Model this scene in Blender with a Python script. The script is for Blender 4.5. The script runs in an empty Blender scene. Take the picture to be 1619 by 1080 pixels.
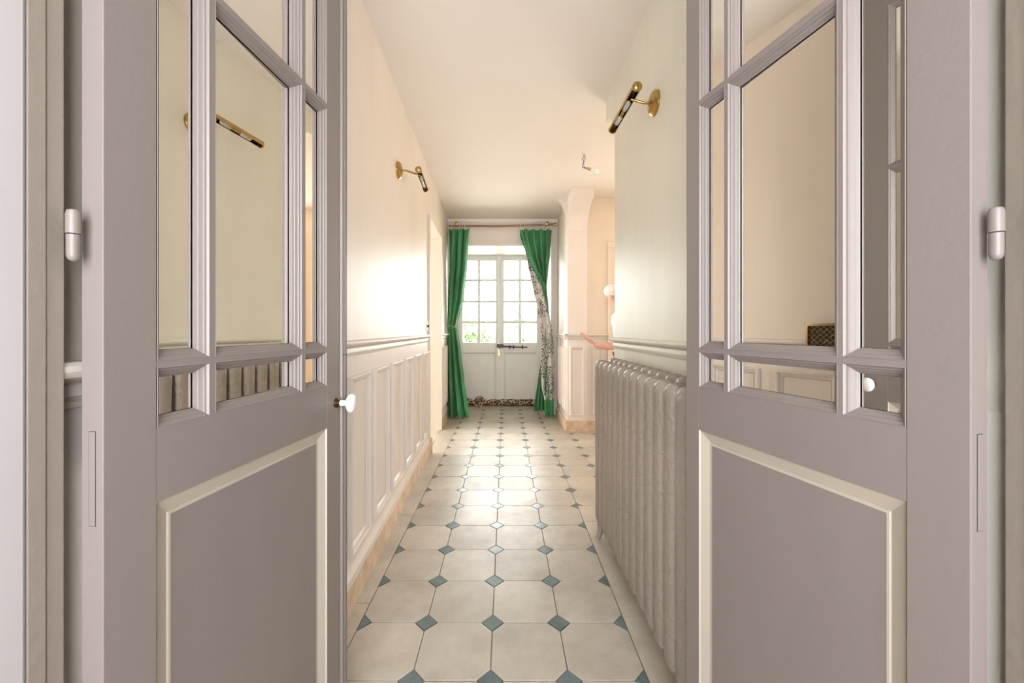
import bpy, bmesh, math, random
from mathutils import Vector, Matrix
random.seed(7)
R = math.radians
SC = bpy.context.scene
COL = SC.collection

# ------------------------------------------------------------------ camera, sky, lights, exposure
H = 1.12                      # eye height
F = 635.0                     # focal length in pixels of the 1619 x 1080 frame
VX, VY = 799.0, 522.0         # vanishing point of the corridor
cam_d = bpy.data.cameras.new('camera')
cam_d.sensor_width = 36.0
cam_d.lens = F / 1619.0 * 36.0
cam_d.shift_x = (809.5 - VX) / 1619.0
cam_d.shift_y = -(540.0 - VY) / 1619.0
cam_d.clip_start = 0.02
cam = bpy.data.objects.new('camera', cam_d)
COL.objects.link(cam)
cam.location = (0, 0, H)
cam.rotation_euler = (R(90), 0, 0)
SC.camera = cam

world = bpy.data.worlds.new('world')
SC.world = world
world.use_nodes = True
bg = world.node_tree.nodes['Background']
bg.inputs[0].default_value = (0.95, 0.98, 1.0, 1)
bg.inputs[1].default_value = 18.0

def area_light(name, loc, rot, sx, sy, watts, col):
    l = bpy.data.lights.new(name, 'AREA')
    l.shape = 'RECTANGLE'; l.size = sx; l.size_y = sy; l.energy = watts; l.color = col
    o = bpy.data.objects.new(name, l); COL.objects.link(o)
    o.location = loc; o.rotation_euler = rot
    return o
# area lights standing in for daylight in the unseen rooms around the corridor
area_light('daylight_entrance_room', (0.0, -0.78, 1.35), (R(90), 0, 0), 1.3, 1.8, 80, (0.92, 0.94, 1.0))
area_light('fill_light_side_hall', (2.72, 4.42, 1.5), (R(-90), 0, 0), 1.2, 1.6, 54, (1.0, 0.95, 0.89))  # added fill, placed to light the left wall but not the pillar
area_light('fill_light_left_room', (-3.16, 4.1, 1.5), (0, R(-90), 0), 1.7, 1.5, 150, (1.0, 0.95, 0.9))  # added fill, brightens the corridor through the left doorway
pl = area_light('daylight_portal_entrance', (-0.06, 6.14, 1.2), (R(-90), 0, 0), 1.35, 2.3, 1, (1, 1, 1))
pl.data.cycles.is_portal = True

sun_d = bpy.data.lights.new('sun', 'SUN'); sun_d.energy = 15.0; sun_d.angle = R(0.5); sun_d.color = (1.0, 0.96, 0.9)
sun = bpy.data.objects.new('sun', sun_d); COL.objects.link(sun)
sun.location = (0, 0, 8); sun.rotation_euler = (R(38), 0, R(12))     # added for ceiling bounce; high, from behind the house: it only reaches the garden

SC.view_settings.view_transform = 'Standard'
SC.view_settings.look = 'None'
SC.view_settings.gamma = 1.0
SC.view_settings.use_curve_mapping = False
SC.view_settings.exposure = 0.12

# ------------------------------------------------------------------ materials
MATS = {}
def new_mat(name):
    m = bpy.data.materials.new(name); m.use_nodes = True
    nt = m.node_tree
    b = nt.nodes['Principled BSDF']
    MATS[name] = m
    return m, nt, b
def node(nt, t, **kw):
    n = nt.nodes.new(t)
    for k, v in kw.items():
        if k in n.inputs.keys(): n.inputs[k].default_value = v
        else: setattr(n, k, v)
    return n
def ramp(nt, fac, stops):
    r = nt.nodes.new('ShaderNodeValToRGB')
    e = r.color_ramp.elements
    while len(e) < len(stops): e.new(0.5)
    for i, (p, c) in enumerate(stops):
        e[i].position = p; e[i].color = (c[0], c[1], c[2], 1)
    nt.links.new(fac, r.inputs[0])
    return r.outputs[0]
def paint(name, col, rough=0.5, var=0.06, scale=(3, 3, 3), bump=0.05, bscale=60, col2=None, spec=0.5):
    """painted surface: soft tonal drift of the paint itself and a fine brushed relief"""
    m, nt, b = new_mat(name)
    tc = node(nt, 'ShaderNodeTexCoord')
    mp = node(nt, 'ShaderNodeMapping'); mp.inputs['Scale'].default_value = scale
    nt.links.new(tc.outputs['Object'], mp.inputs[0])
    n1 = node(nt, 'ShaderNodeTexNoise', Scale=1.0, Detail=5.0, Roughness=0.6)
    nt.links.new(mp.outputs[0], n1.inputs['Vector'])
    a = tuple(c * (1 - var) for c in col)
    z = tuple(min(1, c * (1 + var)) for c in (col2 or col))
    out = ramp(nt, n1.outputs[0], [(0.3, a), (0.7, z)])
    nt.links.new(out, b.inputs['Base Color'])
    b.inputs['Roughness'].default_value = rough
    b.inputs['Specular IOR Level'].default_value = spec
    if bump:
        n2 = node(nt, 'ShaderNodeTexNoise', Scale=bscale, Detail=3.0)
        nt.links.new(tc.outputs['Object'], n2.inputs['Vector'])
        bp = node(nt, 'ShaderNodeBump', Strength=bump, Distance=0.01)
        nt.links.new(n2.outputs[0], bp.inputs['Height'])
        nt.links.new(bp.outputs[0], b.inputs['Normal'])
    return m
def metal(name, col, rough, var=0.15):
    m, nt, b = new_mat(name)
    tc = node(nt, 'ShaderNodeTexCoord')
    n1 = node(nt, 'ShaderNodeTexNoise', Scale=25.0, Detail=4.0)
    nt.links.new(tc.outputs['Object'], n1.inputs['Vector'])
    out = ramp(nt, n1.outputs[0], [(0.3, tuple(c * (1 - var) for c in col)), (0.7, col)])
    nt.links.new(out, b.inputs['Base Color'])
    b.inputs['Metallic'].default_value = 1.0
    b.inputs['Roughness'].default_value = rough
    return m

paint('wall_cream', (0.80, 0.705, 0.605), 0.42, 0.05, (2.5, 2.5, 0.6), 0.04, 40)
paint('wall_celadon', (0.84, 0.815, 0.70), 0.42, 0.05, (2.5, 2.5, 0.6), 0.04, 40)
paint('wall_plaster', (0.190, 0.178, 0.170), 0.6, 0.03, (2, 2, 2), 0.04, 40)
paint('hall_cream', (0.80, 0.69, 0.56), 0.5, 0.04, (2, 2, 2), 0.04, 40)
paint('ceiling_white', (0.84, 0.775, 0.70), 0.6, 0.02, (1.5, 1.5, 1.5), 0.03, 30)
paint('wainscot_paint', (0.76, 0.69, 0.62), 0.4, 0.05, (4, 4, 1), 0.05, 50)
paint('pillar_paint', (0.80, 0.73, 0.66), 0.4, 0.04, (4, 4, 1), 0.04, 50)
paint('leaf_taupe', (0.214, 0.181, 0.161), 0.38, 0.035, (6, 6, 1.2), 0.05, 70)
paint('leaf_cream', (0.44, 0.385, 0.31), 0.4, 0.03, (6, 6, 1.2), 0.04, 70)
paint('frame_beige', (0.275, 0.235, 0.19), 0.45, 0.06, (8, 8, 2), 0.10, 60)
paint('far_door_grey', (0.80, 0.775, 0.73), 0.45, 0.04, (5, 5, 1), 0.04, 50)
paint('radiator_grey', (0.33, 0.28, 0.23), 0.42, 0.10, (10, 10, 3), 0.0)
paint('stone_skirting', (0.60, 0.43, 0.28), 0.45, 0.12, (9, 9, 9), 0.05, 40, (0.72, 0.55, 0.39))
paint('wood_floor', (0.33, 0.22, 0.13), 0.4, 0.15, (2, 9, 2), 0.05, 40)
paint('grout', (0.33, 0.29, 0.24), 0.9, 0.15, (12, 12, 12), 0.1, 80)
paint('velvet_green', (0.035, 0.19, 0.07), 0.7, 0.35, (9, 9, 1.5), 0.25, 90, (0.08, 0.33, 0.14), 0.3)
MATS['velvet_green'].node_tree.nodes['Principled BSDF'].inputs['Sheen Weight'].default_value = 0.3
MATS['velvet_green'].node_tree.nodes['Principled BSDF'].inputs['Sheen Tint'].default_value = (0.5, 0.8, 0.5, 1)
paint('rope_gold', (0.62, 0.50, 0.28), 0.7, 0.2, (60, 60, 60), 0.3, 200)
paint('rod_wood', (0.30, 0.17, 0.08), 0.4, 0.2, (4, 30, 30), 0.05, 60)
paint('ring_ivory', (0.75, 0.68, 0.55), 0.4, 0.05)
paint('porcelain', (0.86, 0.86, 0.84), 0.08, 0.01, bump=0)
paint('black_gap', (0.012, 0.011, 0.010), 0.9, 0.1, bump=0)
paint('black_lacquer', (0.015, 0.013, 0.012), 0.25, 0.1, bump=0)
paint('skin', (0.72, 0.42, 0.33), 0.5, 0.05, (20, 20, 20), 0.03, 90)
paint('white_hair', (0.80, 0.77, 0.74), 0.6, 0.06, (60, 60, 10), 0.4, 160)
paint('white_shirt', (0.80, 0.80, 0.82), 0.8, 0.03, (9, 9, 9), 0.1, 40)
paint('grey_trousers', (0.16, 0.17, 0.20), 0.8, 0.1, (9, 9, 9), 0.1, 60)
paint('paper_white', (0.85, 0.84, 0.80), 0.7, 0.03)
paint('gravel', (0.75, 0.71, 0.65), 0.9, 0.2, (30, 30, 30), 0.3, 90)
paint('leaf_green', (0.07, 0.15, 0.045), 0.6, 0.35, (5, 5, 5), 0, 1, (0.15, 0.26, 0.09))
paint('bark', (0.16, 0.12, 0.09), 0.9, 0.2, (12, 12, 3), 0.4, 40)
paint('wire_black', (0.03, 0.025, 0.02), 0.5, 0.1, bump=0)
metal('brass', (0.55, 0.36, 0.12), 0.28)
metal('brass_dark', (0.22, 0.15, 0.07), 0.35, 0.3)
metal('iron', (0.10, 0.09, 0.085), 0.5)
metal('mirror_silver', (0.90, 0.885, 0.84), 0.012, 0.01)

m, nt, b = new_mat('bulb_glass')
b.inputs['Base Color'].default_value = (0.9, 0.88, 0.82, 1); b.inputs['Roughness'].default_value = 0.1
b.inputs['Transmission Weight'].default_value = 0.6

m, nt, b = new_mat('window_glass')            # thin pane: clear, with a fresnel reflection
nt.nodes.remove(b)
tr = node(nt, 'ShaderNodeBsdfTransparent'); tr.inputs[0].default_value = (0.96, 0.98, 0.97, 1)
gl = node(nt, 'ShaderNodeBsdfGlossy', Roughness=0.02)
fr = node(nt, 'ShaderNodeFresnel', IOR=1.45)
mx = node(nt, 'ShaderNodeMixShader')
nt.links.new(fr.outputs[0], mx.inputs[0]); nt.links.new(tr.outputs[0], mx.inputs[1]); nt.links.new(gl.outputs[0], mx.inputs[2])
nt.links.new(mx.outputs[0], nt.nodes['Material Output'].inputs[0])

def tile_mat(name, c0, c1, r0, r1, stain):
    m, nt, b = new_mat(name)
    oi = node(nt, 'ShaderNodeObjectInfo')
    tc = node(nt, 'ShaderNodeTexCoord')
    geo = node(nt, 'ShaderNodeNewGeometry')
    n1 = node(nt, 'ShaderNodeTexNoise', Scale=9.0, Detail=6.0, Roughness=0.65)
    nt.links.new(geo.outputs['Position'], n1.inputs['Vector'])
    base = ramp(nt, n1.outputs[0], [(0.3, c0), (0.7, c1)])
    hsv = node(nt, 'ShaderNodeHueSaturation')
    mr = node(nt, 'ShaderNodeMapRange'); mr.inputs[3].default_value = 0.90; mr.inputs[4].default_value = 1.08
    nt.links.new(oi.outputs['Random'], mr.inputs[0]); nt.links.new(mr.outputs[0], hsv.inputs['Value'])
    nt.links.new(base, hsv.inputs['Color'])
    n2 = node(nt, 'ShaderNodeTexNoise', Scale=3.2, Detail=7.0, Roughness=0.68)
    nt.links.new(geo.outputs['Position'], n2.inputs['Vector'])
    msk = ramp(nt, n2.outputs[0], [(0.44, (0, 0, 0)), (0.88, (1, 1, 1))])
    mxc = node(nt, 'ShaderNodeMix', data_type='RGBA', blend_type='MULTIPLY')
    mul = node(nt, 'ShaderNodeMath', operation='MULTIPLY'); mul.inputs[1].default_value = stain
    nt.links.new(msk, mul.inputs[0]); nt.links.new(mul.outputs[0], mxc.inputs[0])
    nt.links.new(hsv.outputs[0], mxc.inputs[6]); mxc.inputs[7].default_value = (0.45, 0.38, 0.30, 1)
    nt.links.new(mxc.outputs[2], b.inputs['Base Color'])
    rr = node(nt, 'ShaderNodeMapRange'); rr.inputs[3].default_value = r0; rr.inputs[4].default_value = r1
    nt.links.new(n2.outputs[0], rr.inputs[0]); nt.links.new(rr.outputs[0], b.inputs['Roughness'])
    bp = node(nt, 'ShaderNodeBump', Strength=0.04, Distance=0.01)
    n3 = node(nt, 'ShaderNodeTexNoise', Scale=14.0, Detail=4.0)
    nt.links.new(geo.outputs['Position'], n3.inputs['Vector'])
    nt.links.new(n3.outputs[0], bp.inputs['Height']); nt.links.new(bp.outputs[0], b.inputs['Normal'])
tile_mat('tile_cream', (0.45, 0.40, 0.325), (0.53, 0.48, 0.40), 0.26, 0.46, 0.75)
tile_mat('tile_green', (0.10, 0.15, 0.145), (0.16, 0.22, 0.21), 0.15, 0.34, 0.4)

m, nt, b = new_mat('toile_print')             # white lining cloth with dark leafy print
tc = node(nt, 'ShaderNodeTexCoord')
n1 = node(nt, 'ShaderNodeTexNoise', Scale=6.0, Detail=3.0)
nt.links.new(tc.outputs['Object'], n1.inputs['Vector'])
v1 = node(nt, 'ShaderNodeTexNoise', Scale=55.0, Detail=3.0, Roughness=0.7)
nt.links.new(tc.outputs['Object'], v1.inputs['Vector'])
mask = ramp(nt, n1.outputs[0], [(0.43, (0, 0, 0)), (0.50, (1, 1, 1))])
fine = ramp(nt, v1.outputs[0], [(0.49, (0, 0, 0)), (0.53, (1, 1, 1))])
mu = node(nt, 'ShaderNodeMath', operation='MULTIPLY')
nt.links.new(mask, mu.inputs[0]); nt.links.new(fine, mu.inputs[1])
mc = node(nt, 'ShaderNodeMix', data_type='RGBA')
nt.links.new(mu.outputs[0], mc.inputs[0])
mc.inputs[6].default_value = (0.78, 0.74, 0.68, 1); mc.inputs[7].default_value = (0.03, 0.045, 0.05, 1)
nt.links.new(mc.outputs[2], b.inputs['Base Color']); b.inputs['Roughness'].default_value = 0.85

m, nt, b = new_mat('leopard_plush')           # beige plush with dark rosettes
tc = node(nt, 'ShaderNodeTexCoord')
v1 = node(nt, 'ShaderNodeTexVoronoi', Scale=34.0)
nt.links.new(tc.outputs['Object'], v1.inputs['Vector'])
out = ramp(nt, v1.outputs['Distance'], [(0.0, (0.10, 0.06, 0.035)), (0.50, (0.04, 0.025, 0.02)), (0.56, (0.45, 0.33, 0.21)), (1.0, (0.50, 0.38, 0.26))])
nt.links.new(out, b.inputs['Base Color']); b.inputs['Roughness'].default_value = 0.9

# swirling cast relief of the radiator
m = MATS['radiator_grey']; nt = m.node_tree; b = nt.nodes['Principled BSDF']
tc = node(nt, 'ShaderNodeTexCoord')
nd = node(nt, 'ShaderNodeTexNoise', Scale=9.0, Detail=1.0)
nt.links.new(tc.outputs['Object'], nd.inputs['Vector'])
wv = node(nt, 'ShaderNodeTexWave', Scale=9.0, Distortion=14.0, Detail=1.0)
wv.inputs['Detail Scale'].default_value = 2.2
nt.links.new(tc.outputs['Object'], wv.inputs['Vector'])
bp = node(nt, 'ShaderNodeBump', Strength=0.35, Distance=0.004)
nt.links.new(wv.outputs['Fac'], bp.inputs['Height']); nt.links.new(bp.outputs[0], b.inputs['Normal'])

# ------------------------------------------------------------------ mesh helpers
IDF = lambda p: p
class MB:
    def __init__(s, xf=IDF): s.v = []; s.f = []; s.xf = xf
    def add(s, vs, fs):
        o = len(s.v); s.v += [tuple(s.xf(p)) for p in vs]; s.f += [tuple(i + o for i in f) for f in fs]; return s
    def box(s, x0, x1, y0, y1, z0, z1):
        vs = [(x, y, z) for z in (z0, z1) for y in (y0, y1) for x in (x0, x1)]
        return s.add(vs, [(0, 2, 3, 1), (4, 5, 7, 6), (0, 1, 5, 4), (2, 6, 7, 3), (0, 4, 6, 2), (1, 3, 7, 5)])
    def prism(s, poly, a0, a1, fn):
        """poly: 2D points; fn(p2, a) -> 3D; swept from a0 to a1, capped"""
        n = len(poly)
        vs = [fn(p, a0) for p in poly] + [fn(p, a1) for p in poly]
        fs = [(i, (i + 1) % n, n + (i + 1) % n, n + i) for i in range(n)]
        return s.add(vs, fs + [tuple(range(n))[::-1], tuple(range(n, 2 * n))])
    def rings(s, rings, closed=True, cap=True):
        n = len(rings[0]); vs = [p for r in rings for p in r]; fs = []
        for k in range(len(rings) - 1):
            for i in range(n if closed else n - 1):
                j = (i + 1) % n
                fs.append((k * n + i, k * n + j, (k + 1) * n + j, (k + 1) * n + i))
        if cap: fs += [tuple(range(n))[::-1], tuple(range((len(rings) - 1) * n, len(rings) * n))]
        return s.add(vs, fs)
    def tube(s, path, r, seg=10, cap=True):
        P = [Vector(p) for p in path]; rs = r if isinstance(r, (list, tuple)) else [r] * len(P)
        rings = []; prev = None
        for i, p in enumerate(P):
            t = (P[min(i + 1, len(P) - 1)] - P[max(i - 1, 0)])
            t.normalize()
            ref = prev if prev is not None else (Vector((0, 0, 1)) if abs(t.z) < 0.9 else Vector((1, 0, 0)))
            a = (ref - t * ref.dot(t)); a.normalize(); bb = t.cross(a); prev = a
            rings.append([tuple(p + (a * math.cos(2 * math.pi * k / seg) + bb * math.sin(2 * math.pi * k / seg)) * rs[i]) for k in range(seg)])
        return s.rings(rings, True, cap)
    def lathe(s, prof, origin, axis, seg=20, sq=(1, 1)):
        """prof: (distance along axis, radius)"""
        o = Vector(origin); ax = Vector(axis).normalized()
        ref = Vector((0, 0, 1)) if abs(ax.z) < 0.9 else Vector((1, 0, 0))
        a = (ref - ax * ref.dot(ax)).normalized(); bb = ax.cross(a)
        rings = [[tuple(o + ax * d + (a * math.cos(2 * math.pi * k / seg) * sq[0] + bb * math.sin(2 * math.pi * k / seg) * sq[1]) * max(r, 1e-4)) for k in range(seg)] for d, r in prof]
        return s.rings(rings)
    def frame(s, x0, x1, z0, z1, prof, fn):
        """mitred frame: prof of (inset, height); fn(x, z, h) -> 3D"""
        rings = [[fn(x0 + i, z0 + i, h), fn(x1 - i, z0 + i, h), fn(x1 - i, z1 - i, h), fn(x0 + i, z1 - i, h)] for i, h in prof]
        return s.rings(rings, True, False)
    def mesh(s, name, mat, smooth=None):
        me = bpy.data.meshes.new(name); me.from_pydata(s.v, [], s.f)
        bm = bmesh.new(); bm.from_mesh(me)
        bmesh.ops.recalc_face_normals(bm, faces=bm.faces); bm.to_mesh(me); bm.free()
        me.materials.append(MATS[mat])
        if smooth:
            me.polygons.foreach_set('use_smooth', [True] * len(me.polygons))
            me.set_sharp_from_angle(angle=R(smooth))
        return me
    def build(s, name, mat, parent=None, smooth=None, bevel=0):
        return link(name, s.mesh(name, mat, smooth), parent, bevel)
def link(name, me, parent=None, bevel=0):
    o = bpy.data.objects.new(name, me); COL.objects.link(o)
    if parent is not None: o.parent = parent
    if bevel:
        bv = o.modifiers.new('bevel', 'BEVEL'); bv.width = bevel; bv.segments = 2; bv.limit_method = 'ANGLE'
    return o
def tag(o, label, cat, group=None, kind=None):
    o['label'] = label; o['category'] = cat
    if group: o['group'] = group
    if kind: o['kind'] = kind
    return o
def thing(name, label, cat, loc=(0, 0, 0), rz=0.0, group=None, kind=None):
    o = bpy.data.objects.new(name, None); COL.objects.link(o)
    o.location = loc; o.rotation_euler = (0, 0, rz); o.empty_display_size = 0.1
    return tag(o, label, cat, group, kind)

# ------------------------------------------------------------------ layout of the place
CZ = 2.582                                   # ceiling height
SL = -0.035                                  # the left wall drifts outwards along the corridor
def XL(y): return -0.5737 + SL * y
_l = math.hypot(SL, 1.0)
def LW(p):                                   # left wall frame: (u along, n out of the wall, z)
    u, n, z = p
    return (-0.5737 + (SL * u + n) / _l, (u - SL * n) / _l, z)
RX = 0.647
def RW(p): return (RX - p[1], p[0], p[2])    # right wall frame
PX, PY = 0.686, 4.445                        # corner of the pillar
def QW(p): return (PX - p[1], p[0], p[2])    # far right wall frame (faces the corridor)
def HW(y0): return lambda p: (p[0], y0 - p[1], p[2])   # walls that face the camera
BY = 5.30                                    # back wall
RAIL = [(0, 1.012), (0.009, 1.015), (0.012, 1.023), (0.005, 1.025), (0.005, 1.029), (0.013, 1.031), (0.011, 1.046), (0.008, 1.048),
        (0.018, 1.054), (0.030, 1.058), (0.034, 1.066), (0.034, 1.073), (0.028, 1.078), (0, 1.078)]
def rail(mb, u0, u1): return mb.prism(RAIL, u0, u1, lambda p, a: (a, p[0], p[1]))
BASEM = [(0, 0.110), (0.020, 0.110), (0.020, 0.135), (0.016, 0.142), (0.010, 0.150), (0.008, 0.158), (0, 0.160)]
PANEL = [(0, 0), (0.001, 0.014), (0.006, 0.020), (0.012, 0.017), (0.014, 0.008), (0.022, 0.007), (0.024, 0.010), (0.028, 0.004), (0.030, 0.0005)]
def fr_wall(mb, u0, u1, z0, z1): return mb.frame(u0, u1, z0, z1, PANEL, lambda x, z, h: (x, h, z))

# ---- left wall with its doorway
D0, D1, DZ = 3.654, 4.50, 2.14
wl = MB(LW)
wl.box(0.40, D0, -0.35, 0, 0, CZ); wl.box(D0, D1, -0.35, 0, DZ, CZ); wl.box(D1, BY + 0.9, -0.35, 0, 0, CZ)
wall_left = tag(wl.build('wall_left', 'wall_cream'), 'long cream painted left corridor wall with panelled wainscot below a rail', 'wall', kind='structure')
def wains(name, xf, u0, u1, parent): MB(xf).box(u0, u1, 0, 0.004, 0.1, 1.013).build(name, 'wainscot_paint', parent)
wains('wainscot', LW, 0.508, D0 - 0.02, wall_left)
wains('wainscot', LW, D1 + 0.03, BY, wall_left)
LWp = lambda p: LW((p[0], p[1] + 0.004, p[2]))
for k in range(-4, 5):
    c = 2.06 + 0.3425 * k
    fr_wall(MB(LWp), c - 0.128, c + 0.128, 0.215, 0.932).build('panel_moulding', 'wainscot_paint', wall_left, smooth=25)
fr_wall(MB(LWp), 3.475, 3.62, 0.215, 0.932).build('panel_moulding', 'wainscot_paint', wall_left, smooth=25)
for u0, u1 in ((4.57, 4.78), (4.86, 5.07)):
    fr_wall(MB(LWp), u0, u1, 0.215, 0.932).build('panel_moulding', 'wainscot_paint', wall_left, smooth=25)
t = thing('trim_1', 'cream chair rail running along the left wall above the panels', 'chair rail', kind='structure')
rail(MB(LW), 0.49, 1.928).build('rail_length', 'wainscot_paint', t, smooth=25)
rail(MB(LW), 1.930, D0 - 0.022).build('rail_length', 'wainscot_paint', t, smooth=25)
rail(MB(LW), D1 + 0.03, BY - 0.002).build('rail_length', 'wainscot_paint', t, smooth=25)
t = thing('baseboard_left', 'beige stone tile skirting with painted wooden cap along the left wall', 'skirting', kind='structure')
def skirting(t, xf, u0, u1, L=0.30, th=0.022, cap=True):
    n = max(1, round((u1 - u0) / L)); w = (u1 - u0) / n
    for i in range(n):
        MB(xf).box(u0 + i * w + 0.0008, u0 + (i + 1) * w - 0.0008, 0.0, th, 0.0, 0.112).build('skirting_tile', 'stone_skirting', t, bevel=0.002)
    if cap:
        MB(xf).prism(BASEM, u0, u1, lambda p, a: (a, p[0], p[1] + 0.002)).build('cap_moulding', 'wainscot_paint', t, smooth=25)
skirting(t, LW, 0.508, D0 - 0.005); skirting(t, LW, D1 + 0.012, BY - 0.002)
t = thing('trim_2', 'thin painted casing around the doorway in the left wall', 'door casing', kind='structure')
for u0, u1 in ((D0 - 0.022, D0), (D1, D1 + 0.03)):
    MB(LW).box(u0, u1, 0.0, 0.022, 0.112 if u0 < D1 else 0.0, DZ + 0.03).build('casing_post', 'wainscot_paint', t, bevel=0.003)
MB(LW).box(D0, D1, 0.0, 0.022, DZ, DZ + 0.03).build('casing_head', 'wainscot_paint', t, bevel=0.003)
MB(LW).box(D0 - 0.03, D0 - 0.002, 0.0, 0.04, 0.0, 0.15).build('plinth_block', 'stone_skirting', t, bevel=0.003)

# ---- near right wall with its bracket at the end
RE = 2.375
wr = MB(RW)
wr.box(0.40, RE, -0.20, 0, 0, CZ)
wall_right = tag(wr.build('wall_right', 'wall_celadon'), 'near right corridor wall in pale greenish cream behind the radiator', 'wall', kind='structure')
def corbel_poly(d, h0, h1, step):
    """side outline of a bracket: (out, z); concave quarter curve with a block on top"""
    p = [(0, h1), (d, h1), (d, h1 - step), (d - 0.02, h1 - step)]
    for k in range(1, 9):
        a = k / 8 * math.pi / 2
        p.append(((d - 0.02) * (1 - math.sin(a)), h1 - step - (h1 - step - h0) * (1 - math.cos(a)) ** 0.8))
    return p
MB().prism(corbel_poly(0.205, 2.27, CZ, 0.13), RX + 0.0, RX + 0.20, lambda p, a: (a, RE + p[0], p[1])).build('corbel', 'wall_celadon', wall_right, smooth=40)
MB(RW).box(0.508, RE - 0.002, 0, 0.004, 0.1, 1.013).build('wainscot', 'wall_celadon', wall_right)
RWp = lambda p: RW((p[0], p[1] + 0.004, p[2]))
for k in range(5):
    fr_wall(MB(RWp), 0.60 + k * 0.3425, 0.856 + k * 0.3425, 0.215, 0.932).build('panel_moulding', 'wall_celadon', wall_right, smooth=25)
t = thing('trim_3', 'pale green chair rail on the right wall above the radiator', 'chair rail', kind='structure')
rail(MB(RW), 0.56, RE).build('rail_length', 'wall_celadon', t, smooth=25)
t = thing('baseboard_right', 'beige stone skirting behind the radiator on the right wall', 'skirting', kind='structure')
skirting(t, RW, 0.508, RE - 0.002)

# ---- pillar mass, far right wall and side hall
wf = MB(); wf.box(PX, 3.6, PY + 0.03, BY + 0.9, 0, CZ)
wall_far = tag(wf.build('wall_right_far', 'pillar_paint'), 'short panelled wall between the pillar and the right curtain', 'wall', kind='structure')
MB(QW).box(PY + 0.0301, BY, 0, 0.004, 0.1, 1.013).build('wainscot', 'wainscot_paint', wall_far)
for u0, u1 in ((4.50, 4.66), (4.72, 4.88), (4.94, 5.10)):
    fr_wall(MB(lambda p: QW((p[0], p[1] + 0.004, p[2]))), u0, u1, 0.215, 0.932).build('panel_moulding', 'wainscot_paint', wall_far, smooth=25)
pil = thing('wall_pillar', 'cream square pillar with curved bracket and panelled foot beyond the radiator', 'pillar', (0.795, PY + 0.015, 0), kind='structure')
def PL(p): return (p[0] - 0.795, p[1] - PY - 0.015, p[2])
PXR = 0.905
MB(PL).box(PX, PXR, PY, PY + 0.03, 0, CZ).build('pillar_shaft', 'pillar_paint', pil)
MB(PL).prism(corbel_poly(0.345, 2.219, CZ, 0.105), PX, PXR, lambda p, a: (a, PY - p[0], p[1])).build('corbel', 'pillar_paint', pil, smooth=40)
MB(PL).box(PX - 0.002, PXR + 0.002, PY - 0.006, PY, 2.205, 2.219).build('corbel_band', 'pillar_paint', pil)
MB(PL).prism(corbel_poly(0.105, 2.33, CZ, 0.02), PY, PY + 0.12, lambda p, a: (PX - p[0], a, p[1])).build('corbel', 'pillar_paint', pil, smooth=40)
fr_wall(MB(lambda p: PL(HW(PY)(p))), 0.712, 0.868, 0.18, 0.935).build('panel_moulding', 'wainscot_paint', pil, smooth=25)
hb = MB(); hb.box(PXR, 3.4, PY + 0.024, PY + 0.03, 0, CZ)
wall_hall = tag(hb.build('wall_hall_back', 'hall_cream'), 'warm beige back wall of the side hall right of the pillar', 'wall', kind='structure')
HB = HW(PY + 0.024)
MB(HB).box(PXR, 1.135, 0, 0.004, 0.1, 1.013).build('wainscot', 'wainscot_paint', wall_hall)
fr_wall(MB(lambda p: HB((p[0], p[1] + 0.004, p[2]))), 0.965, 1.085, 0.18, 0.935).build('panel_moulding', 'wainscot_paint', wall_hall, smooth=25)
t = thing('trim_4', 'cream chair rail wrapping the pillar and the hall wall behind it', 'chair rail', kind='structure')
rail(MB(QW), PY - 0.034, BY - 0.002).build('rail_length', 'wainscot_paint', t, smooth=25)
rail(MB(HW(PY)), PX - 0.034, PXR + 0.02).build('rail_length', 'wainscot_paint', t, smooth=25)
rail(MB(HB), PXR + 0.02, 1.135).build('rail_length', 'wainscot_paint', t, smooth=25)
t = thing('baseboard_pillar', 'tan stone skirting wrapped around the foot of the pillar', 'skirting', kind='structure')
skirting(t, QW, PY - 0.022, BY - 0.002, cap=False)
MB(HW(PY)).box(PX - 0.022, PXR + 0.012, 0, 0.022, 0, 0.125).build('skirting_tile', 'stone_skirting', t, bevel=0.002)
MB(HB).box(PXR + 0.012, 1.13, 0, 0.030, 0, 0.118).build('skirting_tile', 'stone_skirting', t, bevel=0.002)
# door in the side hall, only its casing edge shows
t = thing('door_3', 'panelled hall door with brown casing behind the person', 'door', (1.56, PY + 0.02, 0), kind='structure')
DL = lambda p: (p[0] - 1.56, -p[1], p[2])
for x0, x1 in ((1.14, 1.21), (1.93, 2.0)):
    MB(DL).box(x0, x1, 0, 0.03, 0, 2.03).build('casing_post', 'hall_cream', t, bevel=0.006)
MB(DL).box(1.14, 2.0, 0, 0.032, 2.03, 2.10).build('casing_head', 'hall_cream', t, bevel=0.006)
MB(DL).box(1.21, 1.93, 0, 0.012, 0.01, 2.03).build('door_leaf', 'hall_cream', t, bevel=0.004)
for z0, z1 in ((0.18, 0.9), (1.05, 1.92)):
    for x0, x1 in ((1.29, 1.53), (1.61, 1.85)):
        fr_wall(MB(lambda p: DL((p[0], p[1] + 0.012, p[2]))), x0, x1, z0, z1).build('panel_moulding', 'hall_cream', t, smooth=25)
w = MB(); w.box(RX + 0.2, 3.4, RE - 0.15, RE, 0, CZ)
tag(w.build('wall_hall_front', 'hall_cream'), 'near wall of the side hall', 'wall', kind='structure')
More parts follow.
